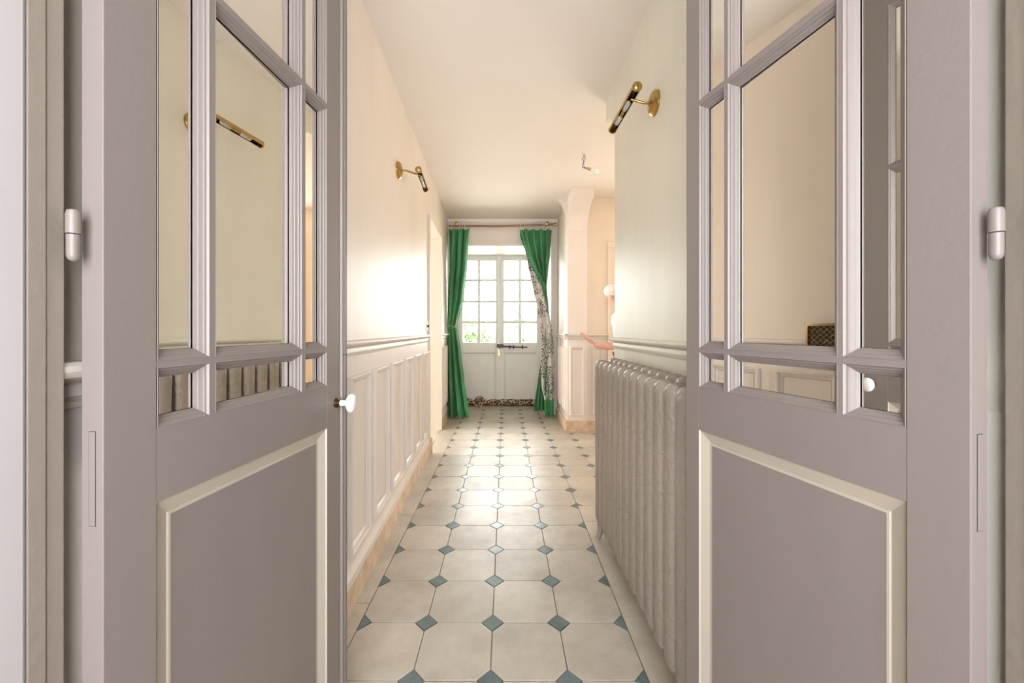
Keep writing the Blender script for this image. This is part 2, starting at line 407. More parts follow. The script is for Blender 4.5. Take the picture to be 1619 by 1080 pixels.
def window_wall(name, label, a0, a1, z0, z1, fn, n0, n1, nn, mat, A0, A1):
    """wall with a window opening: fn maps (along, normal, z)"""
    w = MB(fn)
    w.box(A0, a0, n0, n1, 0, CZ); w.box(a1, A1, n0, n1, 0, CZ); w.box(a0, a1, n0, n1, 0, z0); w.box(a0, a1, n0, n1, z1, CZ)
    return tag(w.build(name, mat), label, 'wall', kind='structure')
def window(name, label, a0, a1, z0, z1, fn, n0, n1, nb=0.18):
    t = thing(name, label, 'window', kind='structure')
    for x0, x1 in ((a0, a0 + 0.05), (a1 - 0.05, a1)): MB(fn).box(x0, x1, n0, n1, z0, z1).build('frame_post', 'far_door_grey', t)
    for q0, q1 in ((z0, z0 + 0.05), (z1 - 0.05, z1)): MB(fn).box(a0 + 0.05, a1 - 0.05, n0, n1, q0, q1).build('frame_rail', 'far_door_grey', t)
    MB(fn).box(a0, a1, nb, nb + 0.02, z0, z1).build('sky_blocker', 'paper_white', t)  # opaque panel added behind the area light to keep sky light out
w = MB(); w.box(3.4, 3.6, 2.2, 4.6, 0, CZ)
tag(w.build('wall_hall_side', 'hall_cream'), 'outer side wall of the side hall', 'wall', kind='structure')
window('added_window_1', 'unseen window added to the side hall back wall for its light', 2.1, 3.34, 0.68, 2.32, HW(PY + 0.024), 0.002, 0.02, -0.019)  # added out of view, frame around the side hall fill light

# ---- back wall with the deep recess of the entrance door
OX0, OX1, OZ = -0.735, 0.600, 2.23
wb = MB()
wb.box(XL(BY) - 0.1, OX0, BY, BY + 0.82, 0, CZ); wb.box(OX1, PX, BY, BY + 0.82, 0, CZ); wb.box(OX0, OX1, BY, BY + 0.82, OZ, CZ)
wall_back = tag(wb.build('wall_back', 'pillar_paint'), 'thick end wall around the recessed entrance door', 'wall', kind='structure')
t = thing('trim_5', 'narrow cornice strip on the end wall above the curtain rod', 'cornice', kind='structure')
MB().prism([(0, CZ - 0.05), (0.012, CZ - 0.046), (0.016, CZ - 0.035), (0.024, CZ - 0.012), (0.026, CZ), (0, CZ)], XL(BY), PX, lambda p, a: (a, BY - p[0], p[1])).build('cornice_strip', 'pillar_paint', t, smooth=25)
t = thing('trim_6', 'painted architrave around the opening of the entrance door', 'architrave', kind='structure')
MB().box(OX1, OX1 + 0.045, BY - 0.015, BY, 0, OZ + 0.045).build('architrave_post', 'pillar_paint', t, bevel=0.004)
MB().box(OX0, OX1, BY - 0.015, BY, OZ, OZ + 0.045).build('architrave_head', 'pillar_paint', t, bevel=0.004)

# ---- ceiling
c = MB(); c.box(-3.4, 3.6, -1.1, 6.2, CZ, CZ + 0.12)
tag(c.build('ceiling', 'ceiling_white'), 'plain off white plaster ceiling over the corridor', 'ceiling', kind='structure')

# ---- rooms around, only their light matters
fe = lambda p: (p[0], -0.8 - p[1], p[2])
window_wall('wall_entrance_rear', 'rear wall of the room the picture is taken from', -0.70, 0.70, 0.4, 2.3, fe, 0, 0.2, 0, 'wall_plaster', -2.4, 2.4)
window('window_2', 'window of the room the picture is taken from', -0.70, 0.70, 0.4, 2.3, fe, 0.12, 0.18)
for nm, x0, x1 in (('wall_entrance_left', -2.4, -2.2), ('wall_entrance_right', 2.2, 2.4)):
    w = MB(); w.box(x0, x1, -0.8, 0.47, 0, CZ); tag(w.build(nm, 'wall_plaster'), 'side wall of the room the picture is taken from, ' + nm[14:] + ' side', 'wall', kind='structure')
fl = lambda p: (-3.2 - p[1], p[0], p[2])
window_wall('wall_side_room_left', 'outer wall of the room left of the corridor', 3.2, 5.0, 0.7, 2.3, fl, 0, 0.2, 0, 'wall_plaster', 2.4, 5.7)
window('added_window_3', 'unseen window added for light in the room left of the corridor', 3.2, 5.0, 0.7, 2.3, fl, 0.12, 0.18)  # added out of view to go with the left room fill light
for nm, y0, y1 in (('wall_side_room_near', 2.4, 2.55), ('wall_side_room_far', 5.55, 5.7)):
    w = MB(); w.box(-3.2, XL(y0) - 0.35, y0, y1, 0, CZ); tag(w.build(nm, 'wall_plaster'), nm.split('_')[-1] + ' wall of the room left of the corridor', 'wall', kind='structure')

# ---- partition in which the mirrored double door hangs
LFX, RFX = -0.552, 0.625
w = MB()
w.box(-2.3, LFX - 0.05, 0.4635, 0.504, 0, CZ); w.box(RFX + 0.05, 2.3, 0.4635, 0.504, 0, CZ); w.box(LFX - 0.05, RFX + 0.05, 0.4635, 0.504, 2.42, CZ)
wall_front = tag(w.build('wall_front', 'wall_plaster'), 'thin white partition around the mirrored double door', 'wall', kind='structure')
t = thing('trim_7', 'beige painted frame posts of the mirrored double door', 'door frame', kind='structure')
for xa, xb, sg in ((LFX - 0.05, LFX, 1), (RFX, RFX + 0.05, -1)):
    e = xb if sg > 0 else xa
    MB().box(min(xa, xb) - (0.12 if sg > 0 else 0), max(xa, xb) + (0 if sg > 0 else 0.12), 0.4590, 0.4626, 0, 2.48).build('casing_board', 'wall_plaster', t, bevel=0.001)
    MB().box(min(xa, xb), max(xa, xb), 0.4628, 0.4838, 0, 2.42).build('frame_post', 'frame_beige', t, bevel=0.002)
    MB().box(min(xa, xb) + (0 if sg > 0 else 0.002), max(xa, xb) - (0.002 if sg > 0 else 0), 0.4848, 0.5052, 0, 2.42).build('frame_stop', 'frame_beige', t, bevel=0.002)
MB().box(LFX, RFX, 0.4628, 0.5052, 2.37, 2.42).build('frame_head', 'frame_beige', t, bevel=0.002)

# ------------------------------------------------------------------ floor
AT, AR, X0T, Y0T, DG = 0.2535, 0.2555, -0.0487, 1.539, 0.042
f = MB(); f.box(-3.4, 3.6, -1.1, 6.25, -0.15, -0.010)
floor = tag(f.build('floor', 'grout'), 'corridor floor of cream octagonal tiles with small green corner tiles', 'floor', kind='structure')
G = 0.0013
def poly_tile(pts, th=0.010, bev=0.0014):
    """tile from a convex outline around its own middle, slightly rounded at the rim"""
    cx = sum(p[0] for p in pts) / len(pts); cy = sum(p[1] for p in pts) / len(pts)
    def sh(s, z):
        out = []
        for p in pts:
            d = math.hypot(p[0] - cx, p[1] - cy)
            k = max(0.0, (d - s) / d); out.append((cx + (p[0] - cx) * k, cy + (p[1] - cy) * k, z))
        return out
    m = MB(); m.rings([sh(0, -th), sh(0, -bev), sh(bev * 1.3, 0)], True, True); return m
def inset_oct():
    a, b2, d = AT / 2 - G, AR / 2 - G, DG + G * 0.6
    return [(-a + d, -b2), (a - d, -b2), (a, -b2 + d), (a, b2 - d), (a - d, b2), (-a + d, b2), (-a, b2 - d), (-a, -b2 + d)]
dd = DG - G * 1.2
M_OCT = poly_tile(inset_oct()).mesh('octagon_tile', 'tile_cream', 20)
M_DIA = poly_tile([(-dd, 0), (0, -dd), (dd, 0), (0, dd)]).mesh('corner_tile', 'tile_green', 20)
M_TRL = poly_tile([(G, -dd), (dd, 0), (G, dd)]).mesh('corner_tile', 'tile_green', 20)
M_TRR = poly_tile([(-dd, 0), (-G, -dd), (-G, dd)]).mesh('corner_tile', 'tile_green', 20)
M_TRU = poly_tile([(-dd, -G), (0, -dd), (dd, -G)]).mesh('corner_tile', 'tile_green', 20)
def lay(name, me, x, y):
    o = link(name, me, floor); o.location = (x, y, random.uniform(-0.0007, 0.0005)); o.rotation_euler = (random.uniform(-.0025, .0025), random.uniform(-.0025, .0025), random.uniform(-.003, .003))
KW0, KW1 = 4, 11                              # rows where the floor widens into the side hall
for k in range(-4, 17):
    y = Y0T + AR * k
    for j in range(-2, 8):
        if k < 16 and (-2 <= j < 2 or (KW0 <= k < KW1 and 2 <= j < 7)):
            lay('octagon_tile', M_OCT, X0T + AT * (j + 0.5), y + AR / 2)
        x = X0T + AT * j
        if j == -2: lay('corner_tile', M_TRL, x, y)
        elif j < 2: lay('corner_tile', M_DIA, x, y)
        elif j == 2: lay('corner_tile', M_DIA if KW0 < k <= KW1 else M_TRR, x, y)
        elif j < 7 and KW0 < k < KW1: lay('corner_tile', M_DIA, x, y)
        elif j < 7 and k == KW1: lay('corner_tile', M_TRU, x, y)
def slab(pts): poly_tile(pts).build('border_slab', 'tile_cream', floor, smooth=20)
xb = X0T - 2 * AT - G
ys = [0.50, 0.861, 1.647, 2.433, 3.219, 3.654, 4.50, 5.3]
for y0, y1 in zip(ys, ys[1:]):
    o = 0.02 if not (3.6 < y0 < 4.4) else 0.5
    slab([(XL(y0) + 0.001, y0 + G), (xb, y0 + G), (xb, y1 - G), (XL(y1) + 0.001, y1 - G)])
xr = X0T + 2 * AT + G
ys = [0.50, 0.786, 1.572, 2.352, Y0T + AR * KW0]
for y0, y1 in zip(ys, ys[1:]):
    slab([(xr, y0 + G), (RX - 0.001, y0 + G), (RX - 0.001, y1 - G), (xr, y1 - G)])
yh = Y0T + AR * KW1
slab([(xr, yh + G), (PX - 0.001, yh + G), (PX - 0.001, 5.3 - G), (xr, 5.3 - G)])
for i in range(4): slab([(PX + G + i * 0.35, yh + G), (PX + 0.35 + i * 0.35 - G, yh + G), (PX + 0.35 + i * 0.35 - G, PY - 0.002), (PX + G + i * 0.35, PY - 0.002)])
slab([(XL(4) - 0.6, D0 + G), (XL(4) - 0.005, D0 + G), (XL(4) - 0.005, D1 - G), (XL(4) - 0.6, D1 - G)])
yb = Y0T + AR * 16 + DG
slab([(OX0 + 0.002, yb + G), (OX1 - 0.002, yb + G), (OX1 - 0.002, 6.1), (OX0 + 0.002, 6.1)])
slab([(OX0 + 0.002, 5.3 + G), (xb, 5.3 + G), (xb, yb - G), (OX0 + 0.002, yb - G)])
slab([(xr, 5.3 + G), (OX1 - 0.002, 5.3 + G), (OX1 - 0.002, yb - G), (xr, yb - G)])
f = MB(); f.box(-2.3, 2.3, -0.9, 0.498, -0.012, 0.0)
tag(f.build('floor_entrance', 'wood_floor'), 'dark wooden floor of the room the picture is taken from', 'floor', kind='structure')
f = MB(); f.box(-3.2, XL(4) - 0.61, 2.5, 5.6, -0.012, 0.0)
tag(f.build('floor_side_room', 'wood_floor'), 'wooden floor of the room left of the corridor', 'floor', kind='structure')

# ------------------------------------------------------------------ mirrored door leaves
MOLD = [(0, 0), (0.0015, 0.0005), (0.004, -0.003), (0.0065, -0.004), (0.0075, -0.0065), (0.012, -0.010), (0.013, -0.012), (0.016, -0.0145)]
PMOLD = [(0, 0), (0.002, -0.004), (0.005, -0.005), (0.022, -0.0115), (0.026, -0.013), (0.0275, -0.0105), (0.031, -0.0105)]
def leaf(name, label, P, ang, sg, W, TH, cols, astragal, tilt, zs):
    t = thing(name, label, 'door', (P[0], P[1], 0), ang, kind='structure')
    L = lambda p: (p[0], sg * p[1], p[2])                 # (along, out of the face, z)
    Z0, Z1 = 0.012, 2.36
    zz = lambda z: H + (z - H) * zs
    rows = [(zz(0.982), zz(1.068)), (zz(1.076), zz(1.664)), (zz(1.672), 2.26)]
    pz0, pz1 = 0.17, zz(0.879)
    s0, s1 = cols[0][0], cols[-1][1]
    def bx(nm, a, b, n0, n1, z0, z1, mat='leaf_taupe', bev=0.0012):
        return MB(L).box(a, b, n0, n1, z0, z1).build(nm, mat, t, bevel=bev)
    bx('stile', 0, s0, -TH, 0, Z0, Z1); bx('stile', s1, W, -TH, 0, Z0, Z1)
    bx('bottom_rail', s0, s1, -TH, -0.0002, Z0, pz0, bev=0); bx('lock_rail', s0, s1, -TH, -0.0002, pz1, rows[0][0], bev=0); bx('top_rail', s0, s1, -TH, -0.0002, rows[-1][1], Z1, bev=0)
    for (a, b), (c, d) in zip(cols, cols[1:]): bx('muntin', b, c, -0.017, 0, rows[0][0], rows[-1][1], bev=0)
    for (a, b), (c, d) in zip(rows, rows[1:]):
        for q0, q1 in cols: bx('muntin', q0, q1, -0.017, 0, b, c, bev=0)
    bx('mirror_backing', s0, s1, -TH, -0.0235, rows[0][0], rows[-1][1], 'black_gap', 0)
    for a, b in cols:
        for z0, z1 in rows:
            i = 0.0166
            w = (b - a) / 2 - i; cc = (a + b) / 2; q = math.tan(tilt) * w; e = -0.0164 - abs(q)
            pm = MB(L).frame(a, b, z0, z1, MOLD, lambda x, z, h: (x, h, z))
            r = 0.0161; dl, dr = e + q + 0.0017, e - q + 0.0017       # the rebate follows the slightly skewed glass
            pm.rings([[(a + 0.016, -0.0145, z0 + 0.016), (b - 0.016, -0.0145, z0 + 0.016), (b - 0.016, -0.0145, z1 - 0.016), (a + 0.016, -0.0145, z1 - 0.016)],
                      [(a + r, dl, z0 + r), (b - r, dr, z0 + r), (b - r, dr, z1 - r), (a + r, dl, z1 - r)]], True, False)
            pm.build('pane_moulding', 'leaf_taupe', t, smooth=20)
            mir = MB(L).prism([(cc - w, e - 0.002 + q), (cc + w, e - 0.002 - q), (cc + w, e - q), (cc - w, e + q)], z0 + i, z1 - i, lambda p, h: (p[0], p[1], h)).build('mirror_pane', 'mirror_silver', t)
            mir['label'] = 'mirror glass pane'
    MB(L).frame(s0, s1, pz0, pz1, PMOLD, lambda x, z, h: (x, h, z)).build('panel_moulding', 'leaf_cream', t, smooth=20)['label'] = 'cream moulding round the lower panel'
    bx('lower_panel', s0 + 0.0305, s1 - 0.0305, -TH + 0.004, -0.0107, pz0 + 0.0305, pz1 - 0.0305, bev=0)
    if astragal:
        for c in (W - 0.031, W - 0.018):
            prof = [(c + 0.0055 * math.cos(a), 0.0055 * math.sin(a)) for a in [k * math.pi / 6 for k in range(7)]]
            MB(L).prism(prof, Z0, Z1, lambda p, a: (p[0], p[1], a)).build('astragal_bead', 'leaf_taupe', t, smooth=40)
        # porcelain knob on a dark collar
        c = (W - 0.058, 0, zz(0.934))
        kb = MB(L).lathe([(0, 0.0125), (0.006, 0.0125), (0.007, 0.009), (0.013, 0.009)], c, (0, 1, 0), 20).build('knob_collar', 'brass_dark', t, smooth=40)
        kb['label'] = 'dark brass collar of the knob'
        MB(L).lathe([(0.012, 0.008), (0.022, 0.0075), (0.028, 0.009), (0.032, 0.015), (0.036, 0.0215), (0.040, 0.0245), (0.044, 0.0245), (0.048, 0.021), (0.051, 0.013), (0.052, 0.002)], c, (0, 1, 0), 28, (1.0, 0.82)).build('knob', 'porcelain', t, smooth=50)['label'] = 'white porcelain knob'
        for dz in (0, ):
            for q, nn in ((W - 0.031, 0.0052), (W - 0.018, 0.0052)):
                MB(L).lathe([(0, 0.0022), (0.0012, 0.0022)], (q, nn, 1.053), (0, 1, 0), 8).build('screw_head', 'iron', t)
    # old filled latch mortise on the hinge edge
    MB(L).box(-0.0004, 0.0002, -0.0205, -0.0105, 0.868, 0.990).build('mortise_edge', 'black_gap', t)
    MB(L).box(-0.0007, 0.0002, -0.0198, -0.0112, 0.8687, 0.9893).build('mortise_plate', 'leaf_taupe', t)
    return t
aL = math.atan2(1.0, 0.1190)
leaf_l = leaf('door_1', 'left mirrored door leaf, swung open, with white porcelain knob', (-0.5148, 0.514), aL, -1, 0.6137, 0.032,
     [(0.0702, 0.1612), (0.1714, 0.4112), (0.4206, 0.5125)], True, R(1.9), 1.0385)
aR = math.atan2(1.0, -0.235)
leaf_r = leaf('door_2', 'right mirrored door leaf standing open in front of the radiator', (0.579, 0.4995), aR, 1, 0.5305, 0.030,
     [(0.067, 0.1535), (0.160, 0.395), (0.403, 0.4845)], False, R(1.2), 1.0)
# lift-off hinges between the leaves and the frame posts
for px, y, t in ((116, 0.499, leaf_l), (1575, 0.490, leaf_r)):
    x = (px - VX) / F * y
    HX = lambda p: tuple((Matrix.Rotation(-t.rotation_euler.z, 3, 'Z') @ (Vector((x, y, 1.239)) + Vector(p) - t.location)))
    hg = MB(HX).lathe([(0, 0.0074), (0.024, 0.0074), (0.029, 0.006), (0.031, 0.002)], (0, 0, 0.0006), (0, 0, 1), 16).build('hinge', 'leaf_taupe', t, smooth=40)
    MB(HX).lathe([(0, 0.0066), (0.026, 0.0066), (0.031, 0.005), (0.033, 0.002)], (0, 0, -0.0006), (0, 0, -1), 16).build('hinge_pin', 'leaf_taupe', hg, smooth=40)

# ------------------------------------------------------------------ radiator
rad = thing('radiator', 'tall grey cast iron radiator with embossed scrolls along the right wall', 'radiator', (0.545, 1.62, 0))
RL = lambda p: (p[0] - 0.545, p[1] - 1.62, p[2])
NS, PITCH, YF = 13, 0.0850, 2.178
def section_mesh():
    m = MB()
    def column(xc, dx, ztop, zbot):
        # stations: (z, half width along the wall, half depth, x offset)
        st = [(zbot, 0.020, dx * 0.5), (zbot + 0.008, 0.034, dx * 0.8), (zbot + 0.025, 0.0375, dx), (zbot + 0.10, 0.0365, dx), (ztop - 0.12, 0.0365, dx),
              (ztop - 0.045, 0.0400, dx * 1.0), (ztop - 0.030, 0.0385, dx * 1.0), (ztop - 0.018, 0.0350, dx * 0.92), (ztop - 0.008, 0.029, dx * 0.75), (ztop - 0.002, 0.021, dx * 0.5), (ztop, 0.010, dx * 0.25)]
        rings = []
        for z, wy, wx in st:
            r = []
            for k in range(20):
                a = 2 * math.pi * k / 20
                c, s = math.cos(a), math.sin(a)
                e = 0.72
                r.append((xc + wx * math.copysign(abs(c) ** e, c), wy * math.copysign(abs(s) ** e, s), z))
            rings.append(r)
        m.rings(rings)
    column(0.5115 - 0.545, 0.0315, 0.962, 0.105)
    column(0.5800 - 0.545, 0.0315, 0.972, 0.105)
    m.box(0.500 - 0.545, 0.592 - 0.545, -0.030, 0.030, 0.855, 0.930)
    m.box(0.500 - 0.545, 0.592 - 0.545, -0.030, 0.030, 0.135, 0.200)
    for z in (0.90, 0.165):
        m.tube([(0.0, -PITCH / 2, z), (0.0, PITCH / 2, z)], 0.026, 12)
    return m.mesh('section', 'radiator_grey', 45)
ms = section_mesh()
for i in range(NS):
    o = link('section', ms, rad); o.location = (0, YF - PITCH * (i + 0.5) - 1.62, 0)
for yy in (YF - PITCH * 0.5, YF - PITCH * (NS - 0.5)):
    for xx in (0.5115, 0.580):
        sg = -1 if xx < 0.54 else 1
        MB(RL).tube([(xx, yy, 0.14), (xx, yy, 0.09), (xx + sg * 0.006, yy, 0.055), (xx + sg * 0.014, yy, 0.028), (xx + sg * 0.020, yy, 0.0135)], [0.026, 0.023, 0.016, 0.013, 0.013], 12).build('foot', 'radiator_grey', rad, smooth=50)
MB(RL).tube([(0.545, YF - 0.005, 0.165), (0.545, YF + 0.03, 0.165), (0.545, YF + 0.035, 0.165)], [0.016, 0.016, 0.010], 12).build('end_plug', 'iron', rad, smooth=50)
MB(RL).tube([(0.545, YF + 0.01, 0.165), (0.545, YF + 0.055, 0.165), (0.535, YF + 0.075, 0.165)], 0.010, 10).build('inlet_pipe', 'iron', rad, smooth=50)
MB(RL).lathe([(0, 0.008), (0.004, 0.016), (0.022, 0.017), (0.026, 0.010), (0.028, 0.003)], (0.535, YF + 0.078, 0.165), (-1, 0, 0), 14).build('valve', 'brass_dark', rad, smooth=40)

# ------------------------------------------------------------------ picture lamps
def picture_lamp(label, wall_pt, out, T0, T1):
    """wall_pt: centre of the rosette on the wall; out: wall normal; T0, T1: ends of the tube"""
    t = thing('picture_lamp', label, 'wall lamp', wall_pt, 0, 'brass picture lamps on the corridor walls')
    B = Vector(wall_pt); L = lambda p: (p[0] - B.x, p[1] - B.y, p[2] - B.z)
    n = Vector(out).normalized()
    MB(L).lathe([(0, 0.052), (0.010, 0.052), (0.014, 0.049), (0.022, 0.040), (0.026, 0.018), (0.030, 0.010)], B, n, 28, (1.0, 1.0)).build('rosette', 'brass', t, smooth=30)
    a, b = Vector(T0), Vector(T1); d = (b - a).normalized()
    q = a + d * ((b - a).length * 0.26)
    MB(L).tube([B + n * 0.025, B + n * 0.05 , q - n * 0.005], 0.0055, 10).build('arm', 'brass', t, smooth=40)
    # shade: a split tube open towards below
    up = Vector((0, 0, 1)); sd = d.cross(up).normalized(); r = 0.0195
    if sd.dot(n) < 0: sd = -sd
    rings = []
    g0, g1 = R(-215), R(55)                   # wall of the tube, slot faces down and towards the wall
    for p in (a, b):
        o_ = [p + (sd * math.cos(g) + up * math.sin(g)) * r for g in [g0 + (g1 - g0) * k / 18 for k in range(19)]]
        rings.append(o_)
    def arc(p, rr, flip):
        g = [R(-25) + R(250) * k / 20 for k in range(21)]
        return [tuple(p + (sd * math.cos(x) + up * math.sin(x)) * rr) for x in g]
    m = MB(L)
    ro = [arc(a, r, 0), arc(b, r, 0)]; ri = [arc(a, r - 0.0015, 0), arc(b, r - 0.0015, 0)]
    m.rings([o1 + i1[::-1] for o1, i1 in zip(ro, ri)]); sh = m.build('shade', 'brass', t, smooth=40)
    MB(L).rings([arc(a + d * 0.003, r - 0.0022, 0), arc(b - d * 0.003, r - 0.0022, 0)], False, False).build('shade_lining', 'black_lacquer', sh, smooth=60)
    for p, dr in ((a, -d), (b, d)):
        MB(L).lathe([(-0.006, r + 0.0008), (0.002, r + 0.0008), (0.007, 0.016), (0.010, 0.008), (0.011, 0.001)], p, dr, 20).build('end_cap', 'brass', t, smooth=30)
    for f0, f1 in ((0.30, 0.46), (0.62, 0.80)):
        MB(L).tube([a + (b - a) * f0 - up * 0.003, a + (b - a) * (f0 + 0.02) - up * 0.003, a + (b - a) * f1 - up * 0.003, a + (b - a) * (f1 + 0.01) - up * 0.003], [0.004, 0.012, 0.012, 0.004], 14).build('bulb', 'bulb_glass', t, smooth=50)
    MB(L).tube([a + (b - a) * 0.46 - up * 0.003, a + (b - a) * 0.62 - up * 0.003], 0.008, 12).build('bulb_holder', 'brass', t, smooth=50)
picture_lamp('brass picture lamp on the near right wall, close to the door leaf', (RX, 1.728, 2.097), (-1, 0, 0), (0.542, 1.650, 2.122), (0.535, 2.005, 2.120))
p0 = LW((2.465, 0, 2.10))
picture_lamp('brass picture lamp on the left wall, seen end on', p0, (1, -SL, 0), (-0.534, 2.465, 2.106), (-0.556, 2.80, 2.100))

# ------------------------------------------------------------------ brass vent grille on the left wall
gy0, gy1, gz0, gz1 = 1.153, 1.345, 1.030, 1.148
t = thing('vent_grille', 'dark brass lattice grille on the left wall rail, seen in the right mirror', 'grille', LW((1.249, 0.0, gz0)))
gb = Vector(LW((1.249, 0.0, gz0)))
GLX = lambda p: tuple(Vector(LW((p[0], p[1] + 0.048, p[2]))) - gb)
MB(GLX).box(gy0, gy1, -0.048, 0.004, gz0, gz1).build('back_box', 'black_lacquer', t)
MB(GLX).frame(gy0, gy1, gz0, gz1, [(0, 0.0), (0, 0.010), (0.010, 0.012), (0.013, 0.009), (0.013, 0.004)], lambda x, z, h: (x, h, z)).build('frame', 'brass_dark', t, smooth=25)
nx, nz = 7, 4
cw, chh = (gy1 - gy0 - 0.026) / nx, (gz1 - gz0 - 0.026) / nz
lat = MB(GLX)
for i in range(nx):
    for k in range(nz):
        cx, cz = gy0 + 0.013 + cw * (i + 0.5), gz0 + 0.013 + chh * (k + 0.5)
        rr = [(cx + (0.40 + 0.12 * math.cos(4 * a)) * cw * math.cos(a), 0.008, cz + (0.40 + 0.12 * math.cos(4 * a)) * chh * math.sin(a)) for a in [2 * math.pi * q / 16 for q in range(17)]]
        lat.tube(rr, 0.0013, 5, cap=False)
la = lat.build('lattice', 'brass', t, smooth=50); la['kind'] = 'stuff'

# ------------------------------------------------------------------ light switch by the left doorway
sp = Vector(LW((3.575, 0, 1.155)))
t = thing('light_switch', 'small old light switch on the left wall before the doorway', 'light switch', sp)
SW = lambda p: tuple(Vector(LW(p)) - sp)
MB(SW).box(3.535, 3.605, 0, 0.006, 1.11, 1.20).build('plate', 'wainscot_paint', t, bevel=0.002)
MB(SW).lathe([(0, 0.010), (0.012, 0.010), (0.016, 0.006)], (3.57, 0.006, 1.155), (0, 1, 0), 14).build('toggle', 'black_lacquer', t, smooth=40)

# ------------------------------------------------------------------ bare bulb hanging from the ceiling
bx_, by_ = 0.647, 3.315
t = thing('hanging_bulb', 'bare light bulb on tangled wires hanging from the ceiling', 'light bulb', (bx_, by_, CZ))
pts = [(0, 0, 0), (0.012, 0, -0.02), (-0.012, 0.005, -0.045), (0.006, 0, -0.07), (-0.010, -0.004, -0.095), (-0.012, 0, -0.118), (0.01, 0, -0.125), (0.035, 0, -0.128)]
MB().tube(pts, 0.0028, 6).build('wire', 'wire_black', t, smooth=60)
MB().tube([(p[0] * -0.8 + 0.008 * math.sin(i), 0.006, p[2] + 0.004) if i < 6 else (p[0], 0.004, p[2] + 0.006) for i, p in enumerate(pts)], 0.0022, 6).build('wire', 'wire_black', t, smooth=60)
MB().lathe([(0, 0.010), (0.03, 0.011), (0.032, 0.008)], (0.03, 0, -0.126), (1, 0, -0.35), 12).build('lamp_holder', 'brass', t, smooth=40)
MB().lathe([(0, 0.011), (0.012, 0.014), (0.03, 0.026), (0.045, 0.029), (0.06, 0.024), (0.068, 0.012), (0.070, 0.001)], (0.06, 0, -0.137), (1, 0, -0.35), 18).build('bulb', 'porcelain', t, smooth=60)
MB().lathe([(0, 0.022), (0.006, 0.020), (0.010, 0.006)], (0, 0, 0), (0, 0, -1), 16).build('ceiling_cap', 'ceiling_white', t, smooth=40)

# ------------------------------------------------------------------ entrance door at the end
DY = 6.0
def dx(px): return (px - VX) / F * DY
def dz(py): return H - (py - VY) / F * DY
t = thing('trim_8', 'grey fixed frame of the entrance door', 'door frame', kind='structure')
for x0, x1 in ((OX0, dx(725)), (dx(854.5), OX1)): MB().box(x0, x1, DY + 0.005, DY + 0.07, 0, OZ).build('frame_post', 'far_door_grey', t)
MB().box(dx(725), dx(854.5), DY + 0.005, DY + 0.07, dz(402.5), OZ).build('frame_head', 'far_door_grey', t)
def far_leaf(name, label, xa, xb, panes_x, hinge_left):
    t = thing(name, label, 'door', ((xa + xb) / 2, DY + 0.02, 0), kind='structure')
    L = lambda p: (p[0] - (xa + xb) / 2, p[1] - DY - 0.02, p[2])
    rows = [(dz(441), dz(412)), (dz(475), dz(445)), (dz(507.5), dz(478.5)), (dz(541.6), dz(511.7))]
    x0, x1 = panes_x[0][0], panes_x[-1][1]; zt, zb = rows[0][1], rows[-1][0]
    p1, p0 = dz(557.8), dz(634); Z0, Z1 = 0.001, dz(402.5) - 0.003
    bx = lambda nm, a, b, c, d, n0=DY, n1=DY + 0.045, mat='far_door_grey', bev=0.004: MB(L).box(a, b, n0, n1, c, d).build(nm, mat, t, bevel=bev)
    bx('stile', xa, x0, Z0, Z1); bx('stile', x1, xb, Z0, Z1)
    bx('top_rail', x0, x1, zt, Z1); bx('lock_rail', x0, x1, p1, zb); bx('bottom_rail', x0, x1, Z0, p0)
    bx('muntin', panes_x[0][1], panes_x[1][0], zb, zt, DY + 0.006, DY + 0.04)
    for (a, b), (c, d) in zip(rows, rows[1:]):
        for q0, q1 in panes_x: bx('muntin', q0, q1, d, a, DY + 0.008, DY + 0.04)
    for q0, q1 in panes_x:
        for a, b in rows: bx('pane', q0, q1, a, b, DY + 0.022, DY + 0.025, 'window_glass', 0)
    bx('lower_panel', x0, x1, p0, p1, DY + 0.022, DY + 0.04, bev=0)
    MB(L).frame(x0, x1, p0, p1, [(0, DY + 0.002), (0.008, DY + 0.008), (0.018, DY + 0.014), (0.022, DY + 0.022)], lambda x, z, h: (x, h, z)).build('panel_moulding', 'far_door_grey', t, smooth=25)
    return t
l1 = far_leaf('door_4', 'left glazed leaf of the entrance door with eight panes', dx(725.3), dx(786.8), [(dx(731.7), dx(755.2)), (dx(759.4), dx(783.6))], True)
l2 = far_leaf('door_5', 'right glazed leaf of the entrance door with iron bolt', dx(787.1), dx(854.2), [(dx(796.8), dx(820.0)), (dx(824.2), dx(848))], False)
LL = lambda p: (p[0] - (dx(787.1) + dx(854.2)) / 2, p[1] - DY - 0.02, p[2])
MB(LL).box(dx(786), dx(792), DY - 0.018, DY, 0.02, dz(403)).build('meeting_strip', 'far_door_grey', l2, bevel=0.006)
MB(LL).box(dx(785.5), dx(796), DY - 0.045, DY - 0.018, dz(550), dz(544)).build('lock_box', 'iron', l2, bevel=0.003)
MB(LL).tube([(dx(792), DY - 0.03, dz(547.3)), (dx(812), DY - 0.03, dz(548.5)), (dx(831), DY - 0.028, dz(549)), (dx(833.5), DY - 0.028, dz(548.4))], [0.013, 0.010, 0.009, 0.013], 10).build('bolt', 'iron', l2, smooth=50)
for px in (806, 812, 826): MB(LL).box(dx(px - 1.2), dx(px + 1.2), DY - 0.036, DY, dz(551.5), dz(546)).build('bolt_staple', 'iron', l2, bevel=0.002)
t = thing('door_keys', 'bunch of keys with white tags hanging from the entrance door lock', 'keys', (dx(786.5), DY - 0.05, dz(549)))
